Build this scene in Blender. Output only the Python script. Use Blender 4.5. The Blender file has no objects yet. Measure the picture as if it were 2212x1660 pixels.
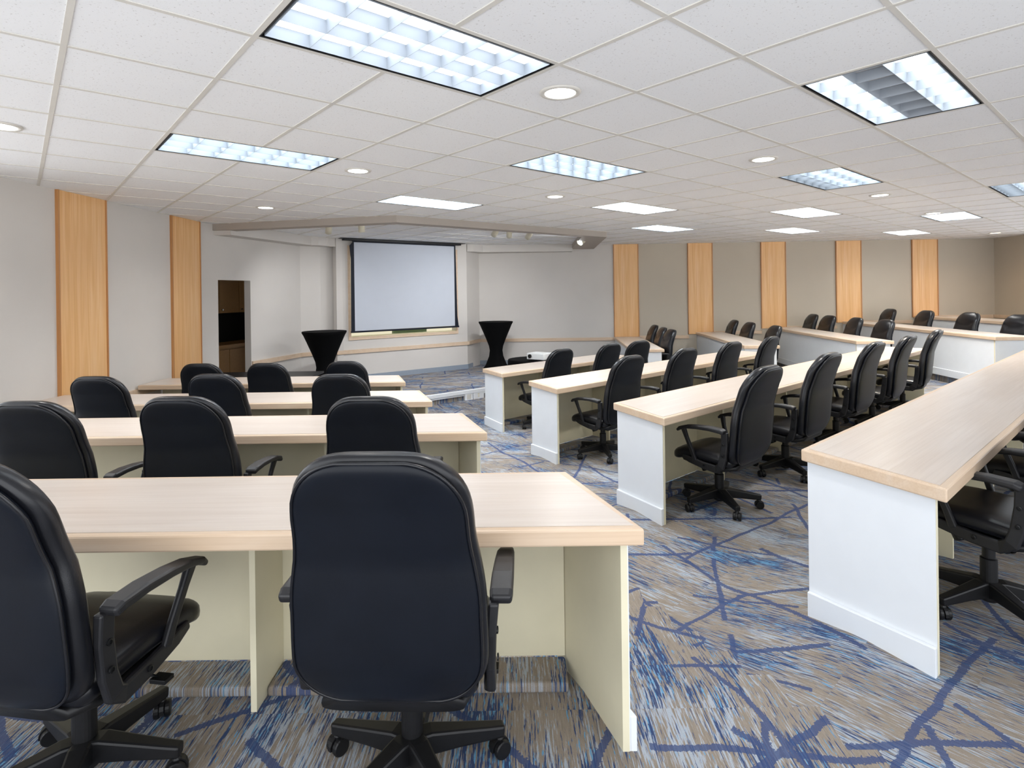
import bpy, bmesh, math, random
from mathutils import Vector, Matrix
random.seed(7)
S = bpy.context.scene
C = bpy.data.collections.new('lecture_room'); S.collection.children.link(C)
PI = math.pi

# ---------------------------------------------------------------- camera
F_PX, CX, CY, RHO, CAMZ = 1239.0, 1106.0, 633.0, 0.0136, 1.53
cam_d = bpy.data.cameras.new('camera'); cam = bpy.data.objects.new('camera', cam_d); C.objects.link(cam)
cam_d.sensor_fit = 'HORIZONTAL'; cam_d.sensor_width = 36.0
cam_d.lens = 36.0 * F_PX / 2212.0
cam_d.shift_x = 0.0; cam_d.shift_y = -(830.0 - CY) / 2212.0
cr, sr = math.cos(RHO), math.sin(RHO)
cam.matrix_world = Matrix(((cr, sr, 0, 0), (0, 0, -1, 0), (-sr, cr, 0, CAMZ), (0, 0, 0, 1)))
cam_d.clip_start = 0.05; cam_d.clip_end = 100
S.camera = cam
# ---------------------------------------------------------------- world, colour
S.view_settings.view_transform = 'Standard'; S.view_settings.look = 'None'
S.view_settings.gamma = 1.0; S.view_settings.exposure = 0.32
S.view_settings.use_curve_mapping = False
W = bpy.data.worlds.new('world'); S.world = W; W.use_nodes = True
bg = W.node_tree.nodes['Background']; bg.inputs[0].default_value = (0.93, 0.96, 1.0, 1); bg.inputs[1].default_value = 2.3
TROFFER_E, DOWN_W, TRACK_W = 26.0, 80.0, 75.0

# ---------------------------------------------------------------- helpers
def unp(px, py, drop):
    """pixel + distance below the camera -> world x, y"""
    X = (px - CX) / F_PX; Y = (py - CY) / F_PX; z = -drop
    a, b, c, d = cr, -X, -sr, -Y
    det = a * d - b * c; r0, r1 = sr * z, cr * z
    return ((d * r0 - b * r1) / det, (a * r1 - c * r0) / det)

def link(name, me, mat=None, parent=None, loc=None, rotz=0.0, smooth=False, bevel=0, seg=2):
    o = bpy.data.objects.new(name, me); C.objects.link(o)
    if mat is not None and len(me.materials) == 0: me.materials.append(mat)
    if parent is not None: o.parent = parent
    if loc is not None: o.location = loc
    o.rotation_euler = (0, 0, rotz)
    if smooth:
        for p in me.polygons: p.use_smooth = True
    if bevel:
        m = o.modifiers.new('bevel', 'BEVEL'); m.width = bevel; m.segments = seg; m.limit_method = 'ANGLE'; m.angle_limit = math.radians(40)
    return o
def mesh(bm, name='m'):
    bmesh.ops.recalc_face_normals(bm, faces=bm.faces)
    me = bpy.data.meshes.new(name); bm.to_mesh(me); bm.free(); return me
def thing(name, label, cat, loc=(0, 0, 0), rotz=0, group=None):
    o = bpy.data.objects.new(name, None); C.objects.link(o); o.location = loc; o.rotation_euler = (0, 0, rotz)
    o.empty_display_size = 0.1
    o['label'] = label; o['category'] = cat
    if group: o['group'] = group
    return o
def tag(o, label, cat, group=None):
    o['label'] = label; o['category'] = cat
    if group: o['group'] = group
    return o
def structure(o): o['kind'] = 'structure'; return o
def box(bm, x0, x1, y0, y1, z0, z1):
    v = [bm.verts.new(p) for p in ((x0,y0,z0),(x1,y0,z0),(x1,y1,z0),(x0,y1,z0),(x0,y0,z1),(x1,y0,z1),(x1,y1,z1),(x0,y1,z1))]
    for f in ((0,3,2,1),(4,5,6,7),(0,1,5,4),(1,2,6,5),(2,3,7,6),(3,0,4,7)): bm.faces.new([v[i] for i in f])
def prism(bm, pts, z0, z1):
    n = len(pts)
    a = [bm.verts.new((p[0], p[1], z0 if len(p) < 3 else p[2])) for p in pts]
    b = [bm.verts.new((p[0], p[1], z1)) for p in pts]
    bm.faces.new(list(reversed(a))); bm.faces.new(b)
    for i in range(n): bm.faces.new((a[i], a[(i+1) % n], b[(i+1) % n], b[i]))
def B(*a):
    bm = bmesh.new(); box(bm, *a); return mesh(bm)
def P(pts, z0, z1):
    bm = bmesh.new(); prism(bm, pts, z0, z1); return mesh(bm)
def lathe(bm, prof, seg=24, M=None, cap=True):
    """prof: list of (r, z)"""
    rings = []
    for r, z in prof:
        ring = []
        for i in range(seg):
            t = 2*PI*i/seg; p = Vector((r*math.cos(t), r*math.sin(t), z))
            if M: p = M @ p
            ring.append(bm.verts.new(p))
        rings.append(ring)
    for a, b in zip(rings, rings[1:]):
        for i in range(seg): bm.faces.new((a[i], a[(i+1) % seg], b[(i+1) % seg], b[i]))
    if cap:
        bm.faces.new(list(reversed(rings[0]))); bm.faces.new(rings[-1])
def L(prof, seg=24, M=None):
    bm = bmesh.new(); lathe(bm, prof, seg, M); return mesh(bm)
def tube(bm, pts, r, seg=8, closed=False):
    pts = [Vector(p) for p in pts]; n = len(pts); rings = []
    prev = None
    for i, p in enumerate(pts):
        if closed: t = (pts[(i+1) % n] - pts[i-1])
        else: t = (pts[min(i+1, n-1)] - pts[max(i-1, 0)])
        t.normalize()
        if prev is None:
            up = Vector((0, 0, 1)) if abs(t.z) < .9 else Vector((1, 0, 0))
            u = t.cross(up).normalized()
        else:
            u = (prev - t * prev.dot(t)).normalized()
        prev = u; v = t.cross(u)
        rr = r[i] if isinstance(r, (list, tuple)) else r
        rings.append([bm.verts.new(p + (u*math.cos(2*PI*k/seg) + v*math.sin(2*PI*k/seg)) * rr) for k in range(seg)])
    m = n if closed else n - 1
    for i in range(m):
        a, b = rings[i], rings[(i+1) % n]
        for k in range(seg): bm.faces.new((a[k], a[(k+1) % seg], b[(k+1) % seg], b[k]))
    if not closed:
        bm.faces.new(list(reversed(rings[0]))); bm.faces.new(rings[-1])
def T(pts, r, seg=8, closed=False):
    bm = bmesh.new(); tube(bm, pts, r, seg, closed); return mesh(bm)
def sweep_yz(bm, pts, x, ws, hs):
    """box section sweep of a polyline in a y,z plane; ws = widths in x, hs = thickness in plane; x may be a list"""
    n = len(pts); rings = []
    for i in range(n):
        a = pts[max(i-1, 0)]; b = pts[min(i+1, n-1)]
        t = Vector((0, b[0]-a[0], b[1]-a[1])).normalized(); nrm = Vector((0, -t.z, t.y))
        xc = x[i] if isinstance(x, (list, tuple)) else x
        c = Vector((xc, pts[i][0], pts[i][1])); w = ws[i]/2; h = hs[i]/2
        rings.append([bm.verts.new(c + Vector((sx*w, 0, 0)) + nrm*sy*h) for sx, sy in ((-1,-1),(1,-1),(1,1),(-1,1))])
    for a, b in zip(rings, rings[1:]):
        for k in range(4): bm.faces.new((a[k], a[(k+1) % 4], b[(k+1) % 4], b[k]))
    bm.faces.new(list(reversed(rings[0]))); bm.faces.new(rings[-1])

# ---------------------------------------------------------------- materials
def srgb(r, g, b):
    f = lambda c: (c/255/12.92) if c/255 <= .04045 else ((c/255+.055)/1.055)**2.4
    return (f(r), f(g), f(b), 1)
class NT:
    def __init__(s, name):
        s.m = bpy.data.materials.new(name); s.m.use_nodes = True; s.t = s.m.node_tree; s.n = s.t.nodes; s.b = s.n['Principled BSDF']
    def new(s, kind, **kw):
        x = s.n.new(kind)
        for k, v in kw.items():
            if k.startswith('i_'): x.inputs[k[2:].replace('_', ' ')].default_value = v
            else: setattr(x, k, v)
        return x
    def l(s, a, b): s.t.links.new(a, b)
def ramp(nt, fac, stops, interp='LINEAR'):
    r = nt.new('ShaderNodeValToRGB'); r.color_ramp.interpolation = interp
    e = r.color_ramp.elements
    while len(e) > 1: e.remove(e[-1])
    e[0].position = stops[0][0]; e[0].color = stops[0][1]
    for p, c in stops[1:]:
        q = e.new(p); q.color = c
    nt.l(fac, r.inputs[0]); return r.outputs[0]
def mixc(nt, fac, a, b, mode='MIX'):
    m = nt.new('ShaderNodeMix', data_type='RGBA', blend_type=mode)
    if isinstance(fac, float): m.inputs[0].default_value = fac
    else: nt.l(fac, m.inputs[0])
    for s, v in ((6, a), (7, b)):
        if isinstance(v, tuple): m.inputs[s].default_value = v
        else: nt.l(v, m.inputs[s])
    return m.outputs[2]
def math_(nt, op, a, b=None, c=None):
    m = nt.new('ShaderNodeMath', operation=op)
    for i, v in enumerate((a, b, c)):
        if v is None: continue
        if isinstance(v, (int, float)): m.inputs[i].default_value = v
        else: nt.l(v, m.inputs[i])
    return m.outputs[0]
def mapping(nt, scale=(1,1,1), rot=(0,0,0), loc=(0,0,0), coord='Object'):
    tc = nt.new('ShaderNodeTexCoord'); mp = nt.new('ShaderNodeMapping')
    mp.inputs['Scale'].default_value = scale; mp.inputs['Rotation'].default_value = rot; mp.inputs['Location'].default_value = loc
    nt.l(tc.outputs[coord], mp.inputs[0]); return mp.outputs[0]
def noise(nt, vec, scale, detail=2, rough=.5, dist=0.0):
    n = nt.new('ShaderNodeTexNoise'); n.inputs['Scale'].default_value = scale; n.inputs['Detail'].default_value = detail
    n.inputs['Roughness'].default_value = rough; n.inputs['Distortion'].default_value = dist
    nt.l(vec, n.inputs['Vector']); return n.outputs[0]
def bump(nt, h, strength=.2, dist=.005):
    b = nt.new('ShaderNodeBump'); b.inputs['Strength'].default_value = strength; b.inputs['Distance'].default_value = dist
    nt.l(h, b.inputs['Height']); nt.l(b.outputs[0], nt.b.inputs['Normal'])
def simple(name, col, rough=.5, spec=.5, metal=0.0, nscale=30, amt=.06, bmp=0.0, bscale=200):
    nt = NT(name); v = mapping(nt)
    n = noise(nt, v, nscale, 3)
    dark = tuple(c*(1-amt) for c in col[:3]) + (1,); lite = tuple(min(1, c*(1+amt)) for c in col[:3]) + (1,)
    nt.l(ramp(nt, n, [(.3, dark), (.7, lite)]), nt.b.inputs['Base Color'])
    nt.b.inputs['Roughness'].default_value = rough; nt.b.inputs['Specular IOR Level'].default_value = spec; nt.b.inputs['Metallic'].default_value = metal
    if bmp: bump(nt, noise(nt, v, bscale, 3), bmp, .002)
    return nt.m
def emis(name, col, s):
    nt = NT(name); nt.b.inputs['Base Color'].default_value = (0, 0, 0, 1)
    nt.b.inputs['Emission Color'].default_value = col; nt.b.inputs['Emission Strength'].default_value = s; return nt.m
def wood(name, c0, c1, c2, gscale=(1.2, 14, 14), rough=.38, wave=.25):
    nt = NT(name); v = mapping(nt, scale=gscale)
    big = noise(nt, v, 1.3, 3, .5, .8)
    fine = noise(nt, mapping(nt, scale=tuple(g*(1.0 if i == gscale.index(min(gscale)) else 7) for i, g in enumerate(gscale))), 1.6, 4, .6, .2)
    a = ramp(nt, big, [(.3, c0), (.52, c1), (.72, c2)])
    b = ramp(nt, fine, [(.35, tuple(c*.90 for c in c0[:3]) + (1,)), (.6, (1, 1, 1, 1))])
    nt.l(mixc(nt, wave, a, b, 'MULTIPLY'), nt.b.inputs['Base Color'])
    nt.b.inputs['Roughness'].default_value = rough
    bump(nt, fine, .04, .001)
    return nt.m
M_TOP = wood('whitewashed_laminate', srgb(203, 190, 178), srgb(207, 195, 184), srgb(211, 200, 190), gscale=(1.0, 9, 9), rough=.3, wave=.16)
M_EDGE = wood('maple_edging', srgb(208, 182, 154), srgb(213, 189, 163), srgb(216, 195, 172), gscale=(1.2, 10, 10), rough=.35, wave=.15)
M_OAK = wood('oak_wall_panel', srgb(226, 176, 116), srgb(234, 188, 132), srgb(238, 197, 146), gscale=(12, 12, .6), rough=.42, wave=.35)
M_CHERRY = wood('oak_edge_strip', srgb(184, 128, 74), srgb(194, 140, 86), srgb(202, 150, 98), gscale=(16, 16, .8), rough=.4, wave=.4)
M_WHITE = simple('white_painted_panel', srgb(226, 230, 234), .45, .4, nscale=8, amt=.012)
M_CREAM = simple('cream_laminate', srgb(222, 215, 188), .5, .4, nscale=6, amt=.03)
M_LEATHER = simple('black_leather', srgb(17, 18, 23), .30, .45, nscale=14, amt=.18, bmp=.12, bscale=420)
M_LEATHER2 = simple('black_vinyl_back', srgb(13, 17, 25), .36, .24, nscale=9, amt=.12, bmp=.08, bscale=500)
M_PIPE = simple('black_piping', srgb(14, 15, 20), .3, .5, amt=.1)
M_PLASTIC = simple('black_plastic', srgb(24, 24, 27), .45, .5, nscale=60, amt=.15, bmp=.1, bscale=900)
M_PLASTIC2 = simple('dull_black_plastic', srgb(17, 17, 19), .45, .4, nscale=60, amt=.15)
M_STEEL = simple('grey_steel', srgb(150, 152, 155), .25, .5, 1.0)
M_BLACK = simple('black_paint', srgb(10, 11, 13), .4, .4)
M_CLOTH = simple('black_stretch_fabric', srgb(5, 5, 6), .85, .1, nscale=300, amt=.2)
M_SCREEN = simple('matte_white_screen', srgb(190, 195, 204), .85, .2, nscale=5, amt=.01)
M_SCRB = simple('navy_black_border', srgb(14, 20, 34), .6, .3)
M_BASE = simple('grey_vinyl_base', srgb(140, 150, 162), .5, .4, amt=.03)
M_WTRIM = simple('white_plastic_raceway', srgb(236, 238, 240), .4, .4, amt=.01)
M_TBAR = simple('ceiling_grid_bar', srgb(212, 208, 200), .5, .4, nscale=4, amt=.03)
M_PROJ = simple('projector_white', srgb(226, 228, 228), .4, .5, amt=.01)
M_BEIGE = simple('beige_spotlight', srgb(206, 200, 180), .45, .5, amt=.02)
M_KIT = simple('brown_cabinet', srgb(170, 128, 78), .5, .4, amt=.06)
M_KITD = simple('dark_splashback', srgb(18, 17, 16), .5, .3)  # dark of the unlit kitchenette put into its wall, ceiling and floor colour
M_GREEN = simple('green_blind', srgb(108, 128, 92), .6, .3)
M_CREAMG = simple('cream_interior', srgb(238, 230, 196), .6, .3, amt=.02)

def wallmat(name, col):
    nt = NT(name); v = mapping(nt)
    n = noise(nt, v, 1.2, 3); f = noise(nt, mapping(nt, scale=(1, 1, 3)), 160, 2)
    a = ramp(nt, n, [(.3, tuple(c*.97 for c in col[:3]) + (1,)), (.7, tuple(c*1.02 for c in col[:3]) + (1,))])
    b = ramp(nt, f, [(.3, (.93, .93, .93, 1)), (.7, (1, 1, 1, 1))])
    nt.l(mixc(nt, .5, a, b, 'MULTIPLY'), nt.b.inputs['Base Color']); nt.b.inputs['Roughness'].default_value = .75
    nt.b.inputs['Specular IOR Level'].default_value = .25; bump(nt, f, .08, .002); return nt.m
M_WALL = wallmat('taupe_grey_wallcovering', srgb(208, 203, 197))
M_WALLR = wallmat('tan_wallcovering', srgb(190, 180, 164))
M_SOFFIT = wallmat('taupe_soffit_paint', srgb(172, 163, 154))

def tile_mat():
    nt = NT('mineral_fibre_tile'); v = mapping(nt)
    sp = noise(nt, v, 95, 3, .65); big = noise(nt, v, .5, 2)
    pits = ramp(nt, sp, [(.30, (.42, .38, .34, 1)), (.38, (1, 1, 1, 1))])
    base = ramp(nt, big, [(.3, srgb(234, 234, 235)), (.7, srgb(240, 240, 240))])
    nt.l(mixc(nt, .55, base, pits, 'MULTIPLY'), nt.b.inputs['Base Color']); nt.b.inputs['Roughness'].default_value = .9
    nt.b.inputs['Specular IOR Level'].default_value = .1; bump(nt, sp, .15, .002); return nt.m
M_TILE = tile_mat()

EA = math.radians(41.0)                      # direction of the middle block's rows
ev = (math.cos(EA), math.sin(EA)); nv = (math.sin(EA), -math.cos(EA))
def carpet(name, ang, seed):
    """streaks run along the direction at angle ang (from +x)"""
    nt = NT(name)
    tc = nt.new('ShaderNodeTexCoord')
    rot = nt.new('ShaderNodeVectorRotate', rotation_type='Z_AXIS'); rot.inputs['Angle'].default_value = -ang
    nt.l(tc.outputs['Object'], rot.inputs['Vector'])
    add = nt.new('ShaderNodeVectorMath', operation='ADD'); add.inputs[1].default_value = (seed, seed*1.7, 0); nt.l(rot.outputs[0], add.inputs[0])
    v = add.outputs[0]
    def mp(s):
        m = nt.new('ShaderNodeMapping'); m.inputs['Scale'].default_value = s; nt.l(v, m.inputs[0]); return m.outputs[0]
    # carpet tiles: one random shift per tile breaks the streaks
    sn = nt.new('ShaderNodeVectorMath', operation='SNAP'); sn.inputs[1].default_value = (.61, .61, 10); nt.l(v, sn.inputs[0])
    wn = nt.new('ShaderNodeTexWhiteNoise'); nt.l(sn.outputs[0], wn.inputs['Vector'])
    sc = nt.new('ShaderNodeVectorMath', operation='SCALE'); sc.inputs['Scale'].default_value = 9.0; nt.l(wn.outputs['Color'], sc.inputs[0])
    va = nt.new('ShaderNodeVectorMath', operation='ADD'); nt.l(v, va.inputs[0]); nt.l(sc.outputs[0], va.inputs[1])
    def mpt(s):
        m = nt.new('ShaderNodeMapping'); m.inputs['Scale'].default_value = s; nt.l(va.outputs[0], m.inputs[0]); return m.outputs[0]
    s1 = noise(nt, mpt((8.5, 135, 1)), 1.0, 4, .62, .15)
    s2 = noise(nt, mpt((9.5, 150, 1)), 1.0, 3, .6, .1)
    s3 = noise(nt, mpt((14.0, 140, 3)), 1.0, 3, .6, .1)
    patch = noise(nt, mp((1.6, 4.0, 1)), 1.0, 2, .5, .4)
    patch2 = noise(nt, mp((1.5, 4.5, 7)), 1.0, 2, .5, .3)
    pile = noise(nt, mp((260, 260, 260)), 1.0, 2, .6)
    taupe = ramp(nt, s2, [(.3, srgb(134, 124, 112)), (.7, srgb(156, 146, 134))])
    navym = ramp(nt, math_(nt, 'MULTIPLY_ADD', math_(nt, 'SUBTRACT', patch, .5), .6, s1), [(.545, (0,0,0,1)), (.595, (1,1,1,1))])
    palem = ramp(nt, math_(nt, 'MULTIPLY_ADD', math_(nt, 'SUBTRACT', patch2, .5), .7, s2), [(.555, (0,0,0,1)), (.605, (.9,.9,.9,1))])
    cyanm = ramp(nt, math_(nt, 'MULTIPLY_ADD', math_(nt, 'SUBTRACT', patch, .5), .35, s3), [(.615, (0,0,0,1)), (.65, (1,1,1,1))])
    c = mixc(nt, palem, taupe, srgb(166, 175, 186))
    c = mixc(nt, navym, c, srgb(60, 76, 112))
    c = mixc(nt, cyanm, c, srgb(104, 154, 190))
    # twig-like navy lines
    wob = nt.new('ShaderNodeTexNoise'); wob.inputs['Scale'].default_value = 1.6; wob.inputs['Detail'].default_value = 3; nt.l(v, wob.inputs['Vector'])
    wsc = nt.new('ShaderNodeVectorMath', operation='SCALE'); wsc.inputs['Scale'].default_value = .14; nt.l(wob.outputs['Color'], wsc.inputs[0])
    wv = nt.new('ShaderNodeVectorMath', operation='ADD'); nt.l(v, wv.inputs[0]); nt.l(wsc.outputs[0], wv.inputs[1])
    lines = None
    jag = noise(nt, mp((110, 110, 1)), 1.0, 1, .5)
    for fi, (th, spc, wd, gate) in enumerate(((.35, .52, .014, .50), (1.0, .60, .013, .51), (1.65, .48, .013, .53), (2.3, .56, .015, .50), (2.85, .7, .011, .49))):
        ro = nt.new('ShaderNodeVectorRotate', rotation_type='Z_AXIS'); ro.inputs['Angle'].default_value = th; nt.l(wv.outputs[0], ro.inputs['Vector'])
        sp = nt.new('ShaderNodeSeparateXYZ'); nt.l(ro.outputs[0], sp.inputs[0])
        yy = math_(nt, 'MULTIPLY_ADD', sp.outputs[1], 1/spc, fi*3.37)
        d = math_(nt, 'ABSOLUTE', math_(nt, 'SUBTRACT', math_(nt, 'FRACT', yy), .5))
        cb = nt.new('ShaderNodeCombineXYZ'); nt.l(math_(nt, 'MULTIPLY', sp.outputs[0], 1.15), cb.inputs[0]); nt.l(math_(nt, 'MULTIPLY', math_(nt, 'FLOOR', yy), 17.3), cb.inputs[1])
        g = noise(nt, cb.outputs[0], 1.0, 1, .4)
        w = math_(nt, 'MULTIPLY', math_(nt, 'MULTIPLY_ADD', jag, 1.6, .2), wd/spc)
        ln = math_(nt, 'MULTIPLY', math_(nt, 'LESS_THAN', d, w), math_(nt, 'GREATER_THAN', g, gate))
        lines = ln if lines is None else math_(nt, 'MAXIMUM', lines, ln)
    lines = math_(nt, 'MULTIPLY', lines, .85)
    c = mixc(nt, lines, c, srgb(62, 78, 118))
    pv = ramp(nt, pile, [(.3, (.72, .72, .72, 1)), (.7, (1.0, 1.0, 1.0, 1))])
    c = mixc(nt, .6, c, pv, 'MULTIPLY')
    nt.l(c, nt.b.inputs['Base Color']); nt.b.inputs['Roughness'].default_value = .95; nt.b.inputs['Specular IOR Level'].default_value = .08
    bump(nt, pile, .35, .004)
    return nt.m
M_CARP_L = carpet('carpet_left', PI/2, 3.1)
M_CARP_M = carpet('carpet_middle', EA + PI/2, 11.7)
M_CARP_R = carpet('carpet_right', 0.1, 23.3)
M_CARP_S = carpet('carpet_stage', math.radians(12), 41.9)

# ---------------------------------------------------------------- room constants
CEIL = CAMZ + 1.115
TIER = [0.0, -0.125, -0.235, -0.335]          # floor levels row 4 (back) .. row 1 (front)
TOPD = [0.77, 0.885, 0.98, 1.07]              # desk tops below camera
STAGE_Z = CAMZ - 1.70
BWY = lambda x: 13.65 - .03 * x               # back wall
XL, XR = -4.62, 11.2

# ceiling grid (origin and the two tile vectors)
GA = Vector((0.46390, 0.40534)); GB = Vector((-0.40257, 0.46725)); GO = Vector((-0.15859, 3.26480))
def G(a, b): p = GO + GA*a + GB*b; return (p.x, p.y)

# ---------------------------------------------------------------- floor
def lin(x, x0, x1, a, b):
    if x <= x0: return a
    if x >= x1: return b
    return a + (b-a) * (x-x0) / (x1-x0)
LC = [1.86, 3.65, 5.25, 7.01]                 # near edges, left block (y)
MC = [0.57, 2.32, 4.10, 5.84]                 # near edges, middle block (-u)
GF = [(7.50, 4), (5.84, 3), (4.12, 2), (2.26, 1)]
def stair(s, cs, ramp0, ramp1):
    z = TIER[0]
    for k in range(3):
        z = lin(s, cs[k]+ramp0, cs[k+1]-ramp1, TIER[k], TIER[k+1]) if s > cs[k]+ramp0 else z
    return z
GTH = math.radians(4.3)
def gx(x, y): return x - (y - 10.0) * math.tan(GTH)
GFX = [7.45, 5.79, 4.05, 2.13, 9.10]          # front lines of right block at y = 10 (rows 4..1, 5)
def floor_z(x, y):
    u = -(x*nv[0] + y*nv[1])
    zl = stair(y, LC, .34, .62); zm = stair(u, MC, .34, .62)
    g = gx(x, y)
    zg = -0.335
    if g > GFX[3]+.06: zg = TIER[3]
    if g > GFX[2]+.06: zg = TIER[2]
    if g > GFX[1]+.06: zg = TIER[1]
    if g > GFX[0]+.06: zg = TIER[0]
    if g > GFX[4]+.06: zg = 0.10
    return max(zl, zm, zg)
def zone(x, y):
    u = x*nv[0] + y*nv[1]
    if y < 1.0: return 0 if x < .6 else 1
    # bisector of the left aisle
    xa = .98 - (y-2.3) * .40
    if x < xa: return 0
    v = x*ev[0] + y*ev[1]
    lim = [11.6, 10.4, 9.3, 8.2]
    vl = lin(-u, .57, 5.84, 11.5, 8.1)
    return 1 if v < vl else 2
bm = bmesh.new()
def frange(a, b, s):
    r = []; x = a
    while x < b - 1e-6: r.append(x); x += s
    r.append(b); return r
ss = [-(0.08)*0 + v for v in frange(-5.2, 11.6, .10)]
for f in GFX: ss += [f+.055, f+.065]
ss = sorted(ss)
ts = frange(-.3, 13.9, .10)
rows = []
for t in ts:
    row = []
    for s in ss:
        x = s + (t-10.0) * math.tan(GTH)
        row.append(bm.verts.new((x, t, floor_z(x, t))))
    rows.append(row)
for j in range(len(ts)-1):
    for i in range(len(ss)-1):
        f = bm.faces.new((rows[j][i], rows[j][i+1], rows[j+1][i+1], rows[j+1][i]))
        c = f.calc_center_median(); f.material_index = zone(c.x, c.y)
me = mesh(bm)
for m in (M_CARP_L, M_CARP_M, M_CARP_R): me.materials.append(m)
floor = structure(link('floor', me))
for p in me.polygons: p.use_smooth = False

# ---------------------------------------------------------------- walls
def wall_seg(bm, p, q, z0, z1, th=.12, holes=()):
    """wall between p and q (room on the left of p->q ... thickness goes to the right); holes = (s0, s1, z0, z1) in metres"""
    p = Vector(p); q = Vector(q); d = (q-p); Ln = d.length; d.normalize(); n = Vector((d.y, -d.x))
    def bx(s0, s1, a, b):
        if s1-s0 < 1e-4 or b-a < 1e-4: return
        c = [p+d*s0, p+d*s1, p+d*s1+n*th, p+d*s0+n*th]
        prism(bm, [(v.x, v.y) for v in c], a, b)
    s = 0.0
    for (h0, h1, a, b) in holes:
        bx(s, h0, z0, z1); bx(h0, h1, z0, a); bx(h0, h1, b, z1); s = h1
    bx(s, Ln, z0, z1)
ZB = -0.6
# left wall: straight then angled with the kitchen doorway
bm = bmesh.new(); wall_seg(bm, (XL, 8.55), (XL, 4.6), ZB, CEIL+.02); structure(link('wall_left', mesh(bm), M_WALL))
A0, A1 = Vector((XL, 8.55)), Vector((-4.02, 10.9))
dA = (A1-A0).normalized()
def hit(px):                                  # distance along the angled wall at an image column
    k = (px-CX)/F_PX
    return (k*A0.y - A0.x) / (dA.x - k*dA.y)
h0, h1 = hit(471), hit(541)
LA = (A1-A0).length
bm = bmesh.new()
wall_seg(bm, A1, A0, ZB, CEIL+.02, holes=((LA-h1, LA-h0, ZB, CAMZ+.262),))
structure(link('wall_angled', mesh(bm), M_WALL))
sd = Vector((1.356, 1.02)).normalized(); sn = Vector((sd.y, -sd.x))      # screen wall direction, normal to the room
SW0 = Vector((-3.42, 11.18)); SW1 = Vector((-1.022, 12.98))
SWL = (SW1-SW0).length
# alcove pieces beside the screen wall
q1, q2 = Vector((-3.72, 11.15)), Vector((-3.53, 11.42))
bm = bmesh.new()
wall_seg(bm, q1, A1, ZB, CEIL+.02); wall_seg(bm, q2, q1, ZB, CEIL+.02); wall_seg(bm, SW0, q2, ZB, CEIL+.02)
structure(link('wall_alcove_left', mesh(bm), M_WALL))
# screen wall with the window opening behind the projector screen
def along(px, off=0.0):
    o = SW0 + sn*off; k = (px-CX)/F_PX
    return (k*o.y - o.x) / (sd.x - k*sd.y)
w0, w1 = along(757), along(984)
wz0, wz1 = CAMZ - .835, CAMZ + .93
bm = bmesh.new()
wall_seg(bm, SW1, SW0, ZB, CEIL+.02, th=.18, holes=((SWL-w1, SWL-w0, wz0, wz1),))
structure(link('wall_screen', mesh(bm), M_WALL))
r1 = Vector((-.93, 13.25)); r2 = Vector((-.78, BWY(-.78)))
bm = bmesh.new(); wall_seg(bm, r1, SW1, ZB, CEIL+.02); wall_seg(bm, r2, r1, ZB, CEIL+.02)
structure(link('wall_alcove_right', mesh(bm), M_WALL))
bm = bmesh.new(); wall_seg(bm, (2.45, BWY(2.45)), r2, ZB, CEIL+.02); structure(link('wall_stage_back', mesh(bm), M_WALL))
bm = bmesh.new(); wall_seg(bm, (XR, BWY(XR)), (2.45, BWY(2.45)), ZB, CEIL+.02); structure(link('wall_back', mesh(bm), M_WALLR))
bm = bmesh.new(); wall_seg(bm, (XR, 11.6), (XR, BWY(XR)), ZB, CEIL+.02); structure(link('wall_right', mesh(bm), M_WALLR))

# ---------------------------------------------------------------- ceiling tiles and grid bars
TROF = [(-2,-1),(-2,3),(2,1),(2,5),(6,3),(10,5),(2,-3),(6,-1),(10,1),(14,3),(10,-3),(14,-1),(18,1)]
hole = set()
for a, b in TROF: hole.add((a, b)); hole.add((a+1, b))
bm = bmesh.new()
def inroom(x, y): return -5.1 < x < 11.9 and -.6 < y < 14.4
for a in range(-14, 30):
    for b in range(-16, 22):
        c = G(a+.5, b+.5)
        if (a, b) in hole or not inroom(*c): continue
        v = [bm.verts.new((*G(a+i, b+j), CEIL)) for i, j in ((0,0),(0,1),(1,1),(1,0))]
        bm.faces.new(v)
me = mesh(bm); ceil = structure(link('ceiling', me, M_TILE))
bm = bmesh.new(); bw = .012
def bar(a0, b0, a1, b1, zz):
    p = Vector(G(a0, b0)); q = Vector(G(a1, b1)); d = (q-p).normalized(); n = Vector((-d.y, d.x))*bw
    prism(bm, [tuple(p-n), tuple(q-n), tuple(q+n), tuple(p+n)], zz, CEIL+.004)
for a in range(-14, 30):
    run = [b for b in range(-16, 22) if inroom(*G(a, b)) or inroom(*G(a, b+1))]
    st = None
    for b in list(run)+[None]:
        cross = b is not None and (a-1, b) in hole and (a, b) in hole
        if b is None or cross:
            if st is not None: bar(a, st, a, pb+1, CEIL-.0045)
            st = None
        else:
            if st is None: st = b
            pb = b
for b in range(-16, 22):
    run = [a for a in range(-14, 30) if inroom(*G(a, b)) or inroom(*G(a+1, b))]
    if run: bar(run[0], b, run[-1]+1, b, CEIL-.004)
link('grid_bars', mesh(bm), M_TBAR, ceil)

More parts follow.
